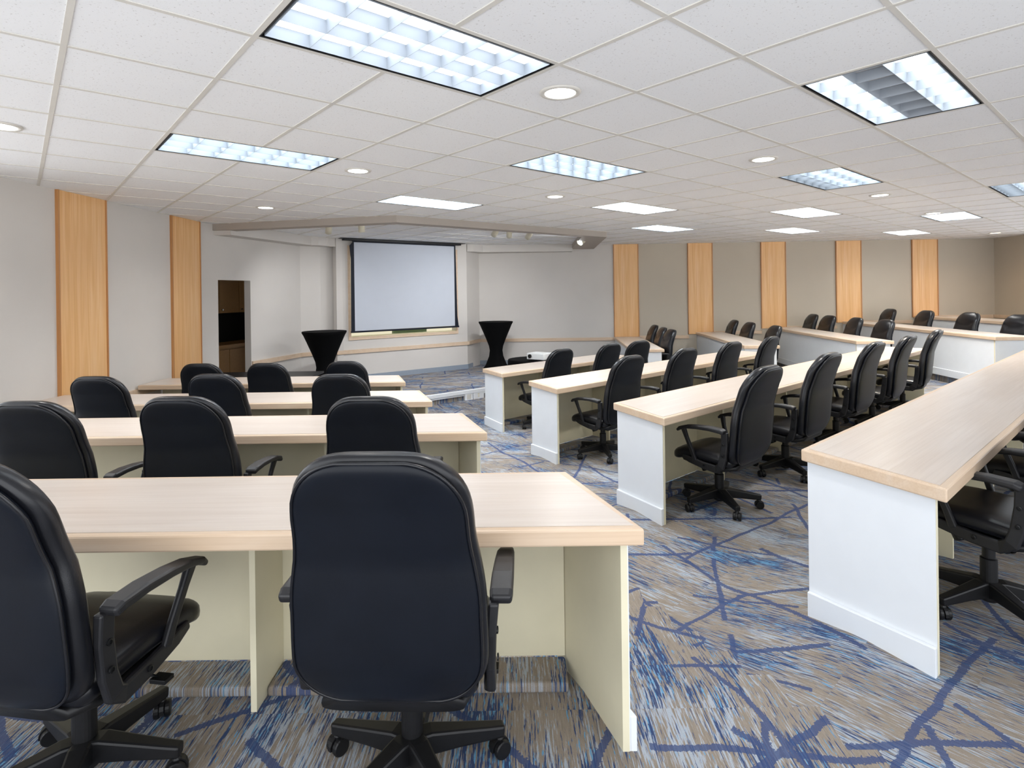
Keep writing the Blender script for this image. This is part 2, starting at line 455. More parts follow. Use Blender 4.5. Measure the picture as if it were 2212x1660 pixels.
# ---------------------------------------------------------------- fluorescent troffers
def troffer_mesh(kind):
    """local x along the long side 1.21, y across .61; louvre face at z = 0"""
    Lx, Ly, d = 1.215, .60, .055
    fr = bmesh.new()
    for (x0, x1, y0, y1) in ((-Lx/2, Lx/2, -Ly/2, -Ly/2+.012), (-Lx/2, Lx/2, Ly/2-.012, Ly/2), (-Lx/2, -Lx/2+.012, -Ly/2+.012, Ly/2-.012), (Lx/2-.012, Lx/2, -Ly/2+.012, Ly/2-.012)):
        box(fr, x0, x1, y0, y1, -.001, d+.02)
    lv = bmesh.new()
    nx, ny = 6, 3
    ix, iy = Lx-.05, Ly-.05
    for i in range(nx+1):
        x = -ix/2 + ix*i/nx
        # wedge blades, thin at the bottom
        prismz(lv, x, .0015, .011, -iy/2, iy/2, d, 'x')
    for j in range(ny+1):
        y = -iy/2 + iy*j/ny
        prismz(lv, y, .002, .016, -ix/2, ix/2, d, 'y')
    lp = bmesh.new(); box(lp, -ix/2-.005, ix/2+.005, -iy/2-.005, iy/2+.005, d+.001, d+.012)
    return mesh(fr), mesh(lv), mesh(lp)
def prismz(bm, c, w0, w1, a, b, d, ax):
    pts = []
    for z, w in ((0.0, w0), (d, w1)):
        for s in (-1, 1):
            for e in (a, b):
                pts.append(((c+s*w/2, e, z) if ax == 'x' else (e, c+s*w/2, z)))
    v = [bm.verts.new(p) for p in pts]           # 0:(z0,-,a) 1:(z0,-,b) 2:(z0,+,a) 3:(z0,+,b) 4..7 top
    for f in ((0,1,3,2),(4,6,7,5),(0,2,6,4),(1,5,7,3),(0,4,5,1),(2,3,7,6)): bm.faces.new([v[i] for i in f])
def lamp_mat(name, lit, tone=(.86, .93, 1.0), gain=1.0):
    """three lamps run lengthways; lit = brightness of each third"""
    nt = NT(name); tc = nt.new('ShaderNodeTexCoord'); sp = nt.new('ShaderNodeSeparateXYZ'); nt.l(tc.outputs['Object'], sp.inputs[0])
    y = math_(nt, 'MULTIPLY_ADD', sp.outputs[1], 1/.56, .5)
    tri = math_(nt, 'FRACT', math_(nt, 'MULTIPLY', y, 3.0))
    tubeb = math_(nt, 'POWER', math_(nt, 'SINE', math_(nt, 'MULTIPLY', tri, PI)), 2.2)
    st = ramp(nt, y, [(0.0, (lit[0],)*3+(1,)), (1/3, (lit[1],)*3+(1,)), (2/3, (lit[2],)*3+(1,))], 'CONSTANT')
    e = math_(nt, 'MULTIPLY', math_(nt, 'MULTIPLY_ADD', tubeb, 1.7, .35), st)
    nt.b.inputs['Base Color'].default_value = (.5, .5, .5, 1)
    nt.b.inputs['Emission Color'].default_value = (*tone, 1)
    nt.l(math_(nt, 'MULTIPLY', e, TROFFER_E*gain), nt.b.inputs['Emission Strength']); return nt.m
M_LAMP0 = lamp_mat('lamps_nearest', (1, 1, 1), gain=.13); M_LAMPM = lamp_mat('lamps_middle', (1, 1, 1), gain=.36)
M_LAMP3 = lamp_mat('lamps_all_lit', (1, 1, 1), gain=1.1); M_LAMP2 = lamp_mat('lamps_outer_lit', (1, .0, 1), (.90, .97, 1.0), gain=.18); M_LAMP1 = lamp_mat('lamps_one_dim', (1, 1, .45), gain=.36); M_LAMP4 = lamp_mat('lamps_far_bluish', (1, 1, .6), gain=1.2); M_LAMPD = lamp_mat('lamps_weak', (.8, .8, .8), (1.0, .98, .93), gain=.62)
nt = NT('parabolic_louvre'); nt.b.inputs['Metallic'].default_value = .0; nt.b.inputs['Roughness'].default_value = .35
M_LOUV = nt.m
nt.b.inputs['Base Color'].default_value = (.34, .37, .41, 1)
tfr, tlv, tlp = troffer_mesh(0)
tfr.materials.append(M_BLACK); tlv.materials.append(M_LOUV)
M_LOUVD = M_LOUV.copy(); M_LOUVD.node_tree.nodes['Principled BSDF'].inputs['Base Color'].default_value = (.19, .215, .24, 1)
tlvd = tlv.copy(); tlvd.materials.clear(); tlvd.materials.append(M_LOUVD)
tlps = {}
def lampmesh(m):
    if m.name not in tlps:
        me = tlp.copy(); me.materials.clear(); me.materials.append(m); tlps[m.name] = me
    return tlps[m.name]
TL = {(-2,-1): ('nearest and largest louvred ceiling light, cut by the top edge', M_LAMP0),
 (-2,3): ('long louvred fluorescent ceiling light nearest the left wall', M_LAMPM),
 (2,1): ('louvred fluorescent light in the middle of the ceiling, above the projector screen', M_LAMPM),
 (2,5): ('louvred fluorescent ceiling light just in front of the soffit over the projector screen', M_LAMP3),
 (6,3): ('warm-white dim louvred ceiling light above the right end of the stage soffit', M_LAMPD),
 (10,5): ('small bluish ceiling light over the first wood wall panel right of the stage', M_LAMP4),
 (2,-3): ('louvred ceiling light at upper right with its grey middle strip unlit', M_LAMP2),
 (6,-1): ('bluish louvred ceiling light below the one with the unlit middle strip', M_LAMP1),
 (10,1): ('faint pale ceiling light in the second row left of the three far downlights', M_LAMPD),
 (14,3): ('farthest pale ceiling light, close to the back wall above its third wood panel', M_LAMPD),
 (10,-3): ('louvred ceiling light cut off by the right edge of the photo', M_LAMP1),
 (14,-1): ('flat-looking ceiling light just below the third small downlight at right', M_LAMP4),
 (18,1): ('farthest right dim ceiling light near the top of the back wall', M_LAMPD)}
ga = math.atan2(GA.y, GA.x)
for k, (a, b) in enumerate(TROF):
    if (a, b) not in TL:
        lab, m = 'louvred fluorescent ceiling light behind the viewer or out of view', M_LAMP3
    else: lab, m = TL[(a, b)]
    c = G(a+1, b+.5)
    t = thing('ceiling_light', lab, 'ceiling light', (c[0], c[1], CEIL-.002), ga, 'fluorescent fixtures in the ceiling')
    link('frame', tfr, None, t); link('louvre', tlvd if m in (M_LAMPM, M_LAMP1, M_LAMP3, M_LAMP4) else tlv, None, t); link('lamp_panel', lampmesh(m), None, t)

# downlights
M_DISC = emis('downlight_lens', (1.0, .97, .92, 1), 6.0)
M_DISCW = emis('downlight_lens_warm', (1.0, .86, .66, 1), 5.0)
ringm = bmesh.new(); lathe(ringm, [(.085, .003), (.088, -.006), (.112, -.006), (.118, .003)], 32, cap=False); ringm = mesh(ringm)
for p in ringm.polygons: p.use_smooth = True
ringm.materials.append(M_TBAR)
discm = L([(.0855, -.0045), (.0855, .0)], 32); discm.materials.append(M_DISC)
discw = discm.copy(); discw.materials.clear(); discw.materials.append(M_DISCW)
DL = [((1210,199), 'round recessed downlight beside the nearest fluorescent light', 0), ((773,368), 'round recessed downlight right of the left wall fixture', 0),
 ((1649,343), 'round recessed downlight above the bluish right-hand fixture', 0), ((574,448), 'small round downlight above the doorway side of the room', 0),
 ((1199,424), 'round downlight above the soffit between two fluorescent lights', 3), ((1901,421), 'round downlight right of the bluish fixture, first of the far right three', 2),
 ((2016,460), 'round downlight directly above a flat fluorescent light at right', 2), ((2150,503), 'farthest warm downlight at the corner of back and right walls', 1),
 ((0,271), 'round downlight cut by the left edge of the photo', 0)]
for (px, py), lab, warm in DL:
    x, y = unp(px, py, -1.115)
    t = thing('downlight', lab, 'downlight', (x, y, CEIL-.004), 0, 'round recessed downlights')
    link('trim_ring', ringm, None, t, smooth=False); link('lens', discw if warm == 1 else discm, None, t)
    ld = bpy.data.lights.new('downlight_beam', 'SPOT'); ld.energy = DOWN_W*(1.0, .65, 2.6, 1.5)[warm]; ld.spot_size = math.radians(155); ld.spot_blend = 1.0; ld.shadow_soft_size = .08
    ld.color = ((1.0, .97, .93), (1.0, .66, .34), (1.0, .90, .76), (1.0, .97, .93))[warm]
    lo = bpy.data.objects.new('downlight_beam', ld); C.objects.link(lo); lo.parent = t; lo.location = (0, 0, -.02)

# ---------------------------------------------------------------- soffit beam and bulkheads
bo = [Vector((XL, 8.78)), Vector((-1.61, 8.06)), Vector((1.78, 10.69)), Vector((1.95, BWY(1.95)))]
def offs(pts, d):
    out = []
    for i, p in enumerate(pts):
        dirs = []
        if i > 0: dirs.append((pts[i]-pts[i-1]).normalized())
        if i < len(pts)-1: dirs.append((pts[i+1]-pts[i]).normalized())
        ns = [Vector((-t.y, t.x)) for t in dirs]
        n = sum(ns, Vector((0, 0))) / len(ns); n = n / (n.length**2)
        out.append(p + n*d)
    return out
bi = offs(bo, .22)
bi[3] = Vector((1.42, BWY(1.42))); bi[2] = Vector((1.30, 10.60))
bi[0].x = XL
bm = bmesh.new()
for i in range(3): prism(bm, [tuple(bo[i]), tuple(bo[i+1]), tuple(bi[i+1]), tuple(bi[i])], CEIL-.10, CEIL+.0)
bmesh.ops.remove_doubles(bm, verts=bm.verts, dist=1e-5)
structure(link('trim_1', mesh(bm), M_SOFFIT))
zb0 = CAMZ + .948
bk = [(XL, 8.9), (-4.02, 10.9), (-3.72, 11.15), (-3.45, 11.25), (-3.37, 11.0), (-3.66, 10.80), (-3.85, 10.70), (-4.42, 8.9)]
bk = [A0 + dA*.25, A1, q1, SW0 - sn*.02, SW0 + Vector((-.10, -.18)), q1 + Vector((.08, -.32)), A1 + Vector((.26, -.12)), A0 + dA*.25 + Vector((.26, 0))]
structure(link('trim_2', P([tuple(v) for v in bk], zb0, CEIL-.001), M_WALL))
bk2 = [SW1 + Vector((.02, 0)), SW1 + Vector((.16, -.02)), Vector((-.66, 13.22)), Vector((1.42, BWY(1.42)-.30)), Vector((1.42, BWY(1.42))), r2, r1]
structure(link('trim_3', P([tuple(v) for v in bk2], zb0, CEIL-.001), M_WALL))

# track spotlights under the inner ceiling
def spot(px, py, drop, lab, lit=False, aim=(0.3, .5, -.8), ln=.15, r=.05):
    x, y = unp(px, py, drop) if drop else (0, 0)
    t = thing('spotlight', lab, 'spotlight', (x, y, CEIL), 0, 'cylinder spotlights on the stage ceiling')
    a = Vector(aim).normalized(); q = Vector((0, 0, 1)).rotation_difference(a).to_matrix().to_4x4()
    M = Matrix.Translation((0, 0, -.07)) @ q
    link('canopy', L([(.03, -.02), (.03, 0)], 16), M_BEIGE, t); link('stem', L([(.008, -.07), (.008, -.01)], 8), M_BEIGE, t)
    bm = bmesh.new(); lathe(bm, [(r*.55, -ln*.5), (r*.8, -ln*.42), (r, -ln*.2), (r, ln*.5), (r*.9, ln*.5), (r*.85, ln*.40)], 24, M)
    link('housing', mesh(bm), M_BEIGE, t, smooth=True)
    bm = bmesh.new(); lathe(bm, [(r*.84, ln*.40), (r*.84, ln*.42)], 24, M)
    link('lamp', mesh(bm), M_SPOTL if lit else M_DIM, t)
    if lit is not None:
        ld = bpy.data.lights.new('spot_beam', 'SPOT'); ld.energy = TRACK_W; ld.spot_size = math.radians(115); ld.spot_blend = 1.0; ld.shadow_soft_size = .03; ld.color = (.95, .97, 1.0)
        lo = bpy.data.objects.new('spot_beam', ld); C.objects.link(lo); lo.parent = t
        lo.location = Vector((0, 0, -.07)) + a*(ln*.5+.01)
        lo.rotation_euler = a.to_track_quat('-Z', 'Y').to_euler()
M_SPOTL = emis('lit_spot_lens', (.92, .97, 1, 1), 40); M_DIM = emis('spot_lens', (1, .98, .95, 1), 4)
dz = 1.115
spot(710, 492, -dz+.05, 'cream cylinder spotlight leftmost under the stage soffit', aim=(-.25, .55, -.75))
spot(781, 489, -dz+.05, 'cream cylinder spotlight hanging straight down above the left end of the projector screen', aim=(0.0, .12, -1))
spot(1070, 500, -dz+.05, 'cream spotlight first of three tilted ones right of the projector screen', aim=(-.45, .6, -.6))
spot(1100, 502, -dz+.05, 'cream spotlight second and smallest of the three tilted ones', aim=(-.05, .7, -.7))
spot(1143, 506, -dz+.05, 'cream spotlight third of the three tilted ones under the soffit edge', aim=(-.45, .6, -.6))
spot(1258, 517, -dz+.05, 'brightly glaring spotlight shining toward the viewer near the soffit corner', lit=True, aim=(-.62, -.55, -.55), ln=.2, r=.07)

# ---------------------------------------------------------------- stage platform
e0 = Vector((-1.353, 9.63)); ed = Vector((.774, .61)).normalized()
sL = e0 - ed*1.25; sR = e0 + ed*4.3
spts = [(XL+.001, 9.35), tuple(sL), tuple(sR), (sR.x+.05, BWY(sR.x)), (-.9, BWY(-.9)), (-4.3, 12.2), (XL+.001, 12.2)]
spts = [(-4.45, 9.15), tuple(sL), tuple(sR), (sR.x+.05, BWY(sR.x)-.002), (-.78, 13.66), (-3.5, 11.5), (-4.02, 10.9)]
bm = bmesh.new(); prism(bm, spts, -.36, STAGE_Z); structure(link('floor_stage', mesh(bm), M_CARP_S))
en = Vector((ed.y, -ed.x))
def on_edge(s0, s1, d0, d1, z0, z1):
    c = [e0+ed*s0+en*d0, e0+ed*s1+en*d0, e0+ed*s1+en*d1, e0+ed*s0+en*d1]
    return P([tuple(v) for v in c], z0, z1)
structure(link('trim_4', on_edge(-1.25, 4.3, 0, .05, STAGE_Z-.055, STAGE_Z+.012), M_WTRIM, bevel=.006))
structure(link('trim_5', on_edge(-1.25, 4.3, .001, .03, STAGE_Z-.085, STAGE_Z-.055), M_WTRIM))
t = thing('power_outlet', 'pale grey outlet box on the stage step, left of the white one', 'power outlet', (0, 0, 0))
link('back_box', on_edge(.62, .78, .002, .045, -.335, STAGE_Z-.055), M_WTRIM, t, bevel=.004)
link('faceplate', on_edge(.655, .745, .046, .05, -.32, STAGE_Z-.065), M_TBAR, t)
t = thing('power_outlet', 'white outlet box with two beige sockets, right of the grey one on the step', 'power outlet', (0, 0, 0))
link('back_box', on_edge(.80, 1.02, .002, .045, -.335, STAGE_Z-.055), M_WTRIM, t, bevel=.004)
for z in (-.30, -.262): link('socket', on_edge(.89, .92, .0455, .048, z, z+.022), M_CREAM, t)

# baseboards on the stage walls
def board(p, q, z0, z1, th, mat, name, off=.0):
    p = Vector(p); q = Vector(q); d = (q-p).normalized(); n = Vector((-d.y, d.x))
    c = [p+n*off, q+n*off, q+n*(off+th), p+n*(off+th)]
    return structure(link(name, P([tuple(v) for v in c], z0, z1), mat))
board(SW1, SW0, STAGE_Z, STAGE_Z+.10, .012, M_BASE, 'baseboard_screen')
board((2.45, BWY(2.45)), r2, STAGE_Z, STAGE_Z+.10, .012, M_BASE, 'baseboard_back')
board(r1, SW1, STAGE_Z, STAGE_Z+.10, .012, M_BASE, 'baseboard_alcove')
board(A1, A0+dA*h1, STAGE_Z-.1, STAGE_Z+.10, .012, M_BASE, 'baseboard_left')
board(q1, A1, STAGE_Z, STAGE_Z+.10, .012, M_BASE, 'baseboard_recess')
# chair rails
trimn = [6]
def rail(p, q, drop, h=.075, th=.03, mat=None):
    o = board(p, q, CAMZ-drop-h, CAMZ-drop, th, mat or M_EDGE, 'trim_%d' % trimn[0]); trimn[0] += 1
    return o
RD = 1.085
rail(SW1+sd*.03, SW0-sd*.01, RD); rail((2.45, BWY(2.45)), r2, RD); rail(r2, r1, RD); rail(r1, SW1, RD)
rail(A1, A0+dA*(h1+.01), RD); rail(q1, A1, RD); rail(SW0, q2, RD)
rail((XL, 8.5), (XL, 6.62), 1.12); rail((XL, 5.8), (XL, 3.9), 1.0)
bx = lambda px: (lambda k: (13.65 / (1 + .03*k)) * k)((px-CX)/F_PX)      # back wall x at an image column
for p0, p1, dd in ((1378, 1486, 1.055), (1538, 1644, .965), (1696, 1806, .865), (1859, 1970, .76), (2025, 2143, .655)):
    x0, x1 = bx(p0), bx(p1)
    rail((x1, BWY(x1)), (x0, BWY(x0)), dd)
rail((XR, 11.6), (XR, BWY(XR)), .655)

# oak wall panels
def oak_panel(p, q, z0, side=1):
    p = Vector(p); q = Vector(q)               # room on the left of p -> q
    d = (q-p).normalized(); n = Vector((-d.y, d.x)); Ln = (q-p).length
    def pc(s0, s1, d0, d1, m):
        c = [p+d*s0+n*d0, p+d*s1+n*d0, p+d*s1+n*d1, p+d*s0+n*d1]
        bm = bmesh.new(); prism(bm, [(v.x-p.x, v.y-p.y) for v in c], z0, CEIL-.002); return mesh(bm)
    o = structure(link('trim_%d' % trimn[0], pc(.0, Ln, 0, .022, 0), M_OAK, loc=(p.x, p.y, 0))); trimn[0] += 1
    for s0, s1 in ((-.018, .0), (Ln, Ln+.018)):
        e = link('edge_strip', pc(s0, s1, 0, .032, 0), M_CHERRY, o)
for p0, p1, dd in ((1327, 1378, 1.085), (1487, 1538, 1.0), (1645, 1696, .885), (1807, 1859, .77), (1971, 2024, .665)):
    x0, x1 = bx(p0), bx(p1)
    oak_panel((x1, BWY(x1)), (x0, BWY(x0)), CAMZ-dd-.03)
for y0, y1, dd in ((5.83, 6.50, 1.04), (7.78, 8.46, 1.14)):
    oak_panel((XL, y1), (XL, y0), CAMZ-dd)

# ---------------------------------------------------------------- window behind the screen, kitchenette behind the doorway
def swbox(s0, s1, d0, d1, z0, z1):
    c = [SW0+sd*s0+sn*d0, SW0+sd*s1+sn*d0, SW0+sd*s1+sn*d1, SW0+sd*s0+sn*d1]
    return P([tuple(v) for v in c], z0, z1)
M_LITC = emis('lit_cream_room', srgb(240, 232, 200), .75)  # emission added to the panel stands in for light beyond the opening
bm = bmesh.new()
def swb(bm, s0, s1, d0, d1, z0, z1):
    c = [SW0+sd*s0+sn*d0, SW0+sd*s1+sn*d0, SW0+sd*s1+sn*d1, SW0+sd*s0+sn*d1]
    prism(bm, [tuple(v) for v in c], z0, z1)
swb(bm, w0-.05, w1+.05, .0, .02, wz0-.06, wz0); swb(bm, w0-.05, w1+.05, .0, .02, wz1, wz1+.05)
swb(bm, w0-.05, w0, .0, .02, wz0, wz1); swb(bm, w1, w1+.05, .0, .02, wz0, wz1)
win = structure(link('window_1', mesh(bm), M_EDGE))
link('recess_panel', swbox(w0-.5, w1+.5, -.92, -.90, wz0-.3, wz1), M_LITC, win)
link('sill', swbox(w0, w1, -.18, .0, wz0, wz0+.012), M_CREAMG, win)
link('green_ledge', swbox(w0+(w1-w0)*.42, w0+(w1-w0)*.74, -.30, -.20, wz0-.02, wz0+.09), M_GREEN, win)

# kitchenette: a small dark room past the opening
aN = Vector((dA.y, -dA.x))                     # towards the lecture room
def kb(s0, s1, d0, d1, z0, z1):
    c = [A0+dA*s0-aN*d0, A0+dA*s1-aN*d0, A0+dA*s1-aN*d1, A0+dA*s0-aN*d1]
    bm = bmesh.new(); prism(bm, [(v.x, v.y) for v in c], z0, z1); return mesh(bm)
bm = bmesh.new()
for a in ((-.6, 2.9, 1.45, 1.5), (-.65, -.6, .13, 1.5), (2.9, 2.95, .13, 1.5)):
    c = [A0+dA*a[0]-aN*a[2], A0+dA*a[1]-aN*a[2], A0+dA*a[1]-aN*a[3], A0+dA*a[0]-aN*a[3]]
    prism(bm, [tuple(v) for v in c], ZB, CEIL)
structure(link('wall_kitchenette', mesh(bm), M_KITD))
structure(link('ceiling_kitchenette', kb(-.6, 2.9, .12, 1.5, CEIL-.05, CEIL), M_KITD))
structure(link('floor_kitchenette', kb(-.6, 2.9, .0, 1.5, -.40, -.34), M_KITD))
t = thing('kitchen_cabinet', 'brown wall cabinet with a latch seen through the doorway', 'cabinet')
link('body', kb(.1, 2.6, 1.12, 1.44, CAMZ-.30, CAMZ+.6), M_KIT, t)
for i in range(5):
    s0 = .1+.5*i; d = link('door', kb(s0+.006, s0+.494, 1.10, 1.12, CAMZ-.29, CAMZ+.6), M_KIT, t, bevel=.003)
    link('knob', kb(s0+.05, s0+.075, 1.08, 1.10, CAMZ-.25, CAMZ-.225), M_STEEL, d)
link('latch', kb(1.02, 1.22, 1.075, 1.10, CAMZ-.12, CAMZ-.09), M_BLACK, t)
t = thing('kitchen_cabinet', 'brown base cabinet under the worktop seen through the doorway', 'cabinet')
link('body', kb(.1, 2.6, .92, 1.44, -.34, CAMZ-.92), M_KIT, t)
for i in range(5):
    s0 = .1+.5*i; link('door', kb(s0+.006, s0+.494, .90, .92, -.26, CAMZ-.95), M_KIT, t, bevel=.003)
tag(link('worktop', kb(.08, 2.62, .86, 1.44, CAMZ-.92, CAMZ-.86), M_KIT), 'brown worktop in the dark kitchenette past the doorway', 'worktop')
fx = A0+dA*1.2-aN*1.2
o = link('faucet', T([(0,0,0), (0,0,.26), (.02,-.01,.33), (.07,-.03,.36), (.12,-.05,.33), (.13,-.055,.27)], .014, 10), M_STEEL, None, (fx.x, fx.y, CAMZ-.86), smooth=True)
tag(o, 'tall chrome faucet on the kitchenette worktop in the doorway', 'faucet')

# ---------------------------------------------------------------- projector screen
scr_s0, scr_s1 = along(766, .12), along(982, .12)
t = thing('projector_screen', 'pulled-down white projector screen with navy black borders in front of the stage wall', 'projector screen')
ztop, zbot = CAMZ+1.07, CAMZ-.71
def scr(pts, th=.004):
    """pts: (s, z) outline on the plane in front of the wall"""
    bm = bmesh.new(); f = []; b = []
    for s, z in pts:
        p = SW0+sd*s+sn*.12; f.append(bm.verts.new((p.x, p.y, z))); p = SW0+sd*s+sn*(.12-th); b.append(bm.verts.new((p.x, p.y, z)))
    bm.faces.new(f); bm.faces.new(list(reversed(b)))
    for i in range(len(f)): bm.faces.new((f[i], b[i], b[(i+1) % len(f)], f[(i+1) % len(f)]))
    return mesh(bm)
s0, s1 = scr_s0, scr_s1
link('screen_fabric', scr([(s0, zbot+.0), (s1, zbot+.005), (s1, ztop-.0), (s0, ztop)]), M_SCREEN, t)
link('border', scr([(s0-.075, zbot), (s0, zbot), (s0, ztop), (s0-.09, ztop-.10), (s0-.07, ztop-.35)], .005), M_SCRB, t)
link('border', scr([(s1, zbot-.02), (s1+.10, zbot-.04), (s1+.065, zbot+.22), (s1+.045, ztop-.4), (s1+.035, ztop), (s1, ztop)], .005), M_SCRB, t)
link('border', swbox(s0-.03, s1+.03, .113, .125, ztop-.03, ztop+.02), M_SCRB, t)
link('weight_bar', swbox(s0-.08, s1+.10, .10, .135, zbot-.035, zbot), M_SCRB, t, bevel=.004)
link('case', swbox(s0-.22, s1+.16, .06, .17, ztop-.005, CEIL-.012), M_BLACK, t, bevel=.006)
link('mount', swbox(s0-.28, s1+.25, .04, .19, CEIL-.014, CEIL-.004), M_BLACK, t)

# ---------------------------------------------------------------- cocktail tables with stretch covers
def cocktail(x, y, lab, h=1.067, r=.38):
    t = thing('cocktail_table', lab, 'table', (x, y, STAGE_Z), .3, 'cocktail tables in black stretch covers')
    bm = bmesh.new(); seg = 48; rings = []
    prof = [(1.0, h), (1.0, h-.025), (.93, h-.07), (.78, h-.20), (.58, h-.38), (.42, h-.54), (.37, h-.64), (.40, .30), (.55, .12), (.72, .0)]
    for i, (k, z) in enumerate(prof):
        ring = []
        lobed = max(0, min(1, (h*.45 - z)/(h*.45)))
        for s in range(seg):
            a = 2*PI*s/seg
            rr = r*k*(1 + lobed*.18*math.cos(4*a))
            zz = z + (.05*(1-max(0, math.cos(4*a)))*lobed**3 if i == len(prof)-1 else 0)
            ring.append(bm.verts.new((rr*math.cos(a), rr*math.sin(a), zz)))
        rings.append(ring)
    for a, b in zip(rings, rings[1:]):
        for k in range(seg): bm.faces.new((a[k], b[k], b[(k+1) % seg], a[(k+1) % seg]))
    link('stretch_cover', mesh(bm), M_CLOTH, t, smooth=True)
    link('tabletop', L([(r*.995, h-.024), (r*.998, h-.004), (r*.985, h)], 48), M_CLOTH, t)
cocktail(-3.35+.02, 10.15, 'black spandex-covered cocktail table left of the projector screen')
cocktail(-.37, 12.75, 'black spandex-covered cocktail table right of the projector screen')

# low round table and projector
t = thing('round_table', 'low round table under a black cloth behind the first desk of the middle block', 'table', (.36, 9.65, floor_z(.36, 9.65)))
bm = bmesh.new(); lathe(bm, [(.47, 0), (.46, .3), (.448, .72), (.44, .745), (.40, .75)], 48)
link('tablecloth', mesh(bm), M_CLOTH, t, smooth=True)
pz = floor_z(.36, 9.65) + .75
t = thing('projector', 'white projector with dark lens on the low black table', 'projector', (.44, 9.42, pz), math.radians(-38))
link('body', B(-.17, .17, -.13, .13, .02, .125), M_PROJ, t, bevel=.012, seg=3)
link('lens', L([(.032, 0), (.032, .02), (.022, .021)], 20, Matrix.Translation((-.10, -.13, .075)) @ Matrix.Rotation(PI/2, 4, 'X')), M_BLACK, t)
link('vent', B(-.172, -.168, -.08, .09, .05, .10), M_BASE, t)
for sx in (-.13, .13):
    for sy in (-.09, .09): link('foot', L([(.012, 0), (.012, .021)], 10, Matrix.Translation((sx, sy, 0))), M_BLACK, t)

# black-topped table between the farthest left desk and the stage
t = thing('folding_table', 'black-topped table almost hidden behind the farthest desk of the left block', 'table', (-3.55, 8.17, -.335))
link('tabletop', B(-.75, .75, -.33, .33, .715, .745), M_BLACK, t, bevel=.004)
for sx in (-.65, .65):
    for sy in (-.26, .26): link('leg', B(sx-.015, sx+.015, sy-.015, sy+.015, 0, .715), M_PLASTIC2, t)

# ---------------------------------------------------------------- desks
def desk(name_label, org, ang, x0n, x1n, x0f, x1f, ztop, zfl, depth=.61, dividers=(), ends=('r',), zfn=None, front_white=False, led=True, inner_mod=.50, front_base=False, grp='long fixed desks in stepped rows'):
    """org: point on the near (chair side) edge line; local x along the row, y towards the stage"""
    ox, oy = org; ca, sa = math.cos(ang), math.sin(ang)
    t = thing('desk', name_label, 'desk', (ox, oy, 0), ang, grp)
    zf = lambda x, y: floor_z(ox+ca*x-sa*y, oy+sa*x+ca*y)
    sl = .058; ins = .028
    link('top', P([(x0n, 0), (x1n, 0), (x1f, depth), (x0f, depth)], ztop-sl, ztop-.002), M_EDGE, t, bevel=.007, seg=2)
    link('laminate', P([(x0n+ins, ins), (x1n-ins*1.1, ins), (x1f-ins*1.1, depth-ins), (x0f+ins, depth-ins)], ztop-.003, ztop), M_TOP, t)
    zt = ztop - sl
    def lerp(y, near): 
        a, b = ((x0n, x0f) if near == 'l' else (x1n, x1f)); return a + (b-a)*y/depth
    def panel(nm, pts, mat, z1=zt, parent=t, emb=.004, **k):
        P3 = [(x, y, zf(x, y)-emb) for x, y in pts]
        bm = bmesh.new(); prism(bm, P3, 0, z1); return link(nm, mesh(bm), mat, parent, **k)
    # end panels: cream core faced white outside, with a white skirting
    inset = .035
    for e in ends:
        s = 1 if e == 'r' else -1
        yn, yf = .045, depth-.02
        xn, xf = lerp(yn, e) - s*inset, lerp(yf, e) - s*inset
        if e == 'l': pass
        pts = [(xn, yn), (xf, yf), (xf-s*.022, yf), (xn-s*.022, yn)]
        panel('end_panel', pts, M_CREAM)
        pts = [(xn, yn+.002), (xf, yf), (xf+s*.004, yf), (xn+s*.004, yn+.002)]
        fc = panel('white_facing', pts, M_WHITE)
        p0, p1 = (xn+s*.0045, yn+.002), (xf+s*.0045, yf)
        dx, dy = p1[0]-p0[0], p1[1]-p0[1]
        lo = [p0, p1, (p1[0]+s*.022, p1[1]), (p0[0]+s*.022, p0[1])]
        n = 4; bm = bmesh.new(); ra = []; 
        for (x, y) in lo:
            z = zf(x, y)
            ra.append((bm.verts.new((x, y, z-.004)), bm.verts.new((x, y, z+.115))))
        for i in range(4): bm.faces.new((ra[i][0], ra[(i+1) % 4][0], ra[(i+1) % 4][1], ra[i][1]))
        bm.faces.new([r[1] for r in ra]); bm.faces.new([r[0] for r in reversed(ra)])
        link('skirting', mesh(bm), M_WHITE, t, bevel=.003)
    ym = inner_mod
    a = lerp(ym, 'l') + (.06 if 'l' in ends else .0); b = lerp(ym, 'r') - (.06 if 'r' in ends else .0)
    zm0 = zfl + (.035 if led else 0)
    link('modesty_panel', B(a, b, ym, ym+.018, zm0, zt), M_CREAM, t)
    if front_white:
        link('front_panel', B(a-.03, b+.03, ym+.019, ym+.04, zfl-.01, zt), M_WHITE, t)
        link('front_skirting', B(a-.03, b+.03, ym+.0405, ym+.056, zfl-.01, zfl+.11), M_WHITE, t, bevel=.003)
    for dvx in dividers:
        panel('divider', [(dvx-.011, .25), (dvx+.011, .25), (dvx+.011, ym-.001), (dvx-.011, ym-.001)], M_CREAM)
    if led:
        # carpeted kick ledge under the desk
        le = bmesh.new()
        xs0 = a+.005
        cuts = sorted([d for d in dividers if a < d < b]) + [b]
        for c in cuts:
            e1 = c-.013 if c != b else b
            box(le, xs0, e1, ym-.17, ym-.001, zfl-.004, zfl+.036); xs0 = c+.013
        lo = structure(link('trim_%d' % trimn[0], mesh(le), M_CARP_L if abs(ang) < .1 else M_CARP_M, None, (ox, oy, 0), ang, bevel=.012, seg=3)); trimn[0] += 1
    return t

def lx(c): return c
zt = lambda k: CAMZ - TOPD[k]
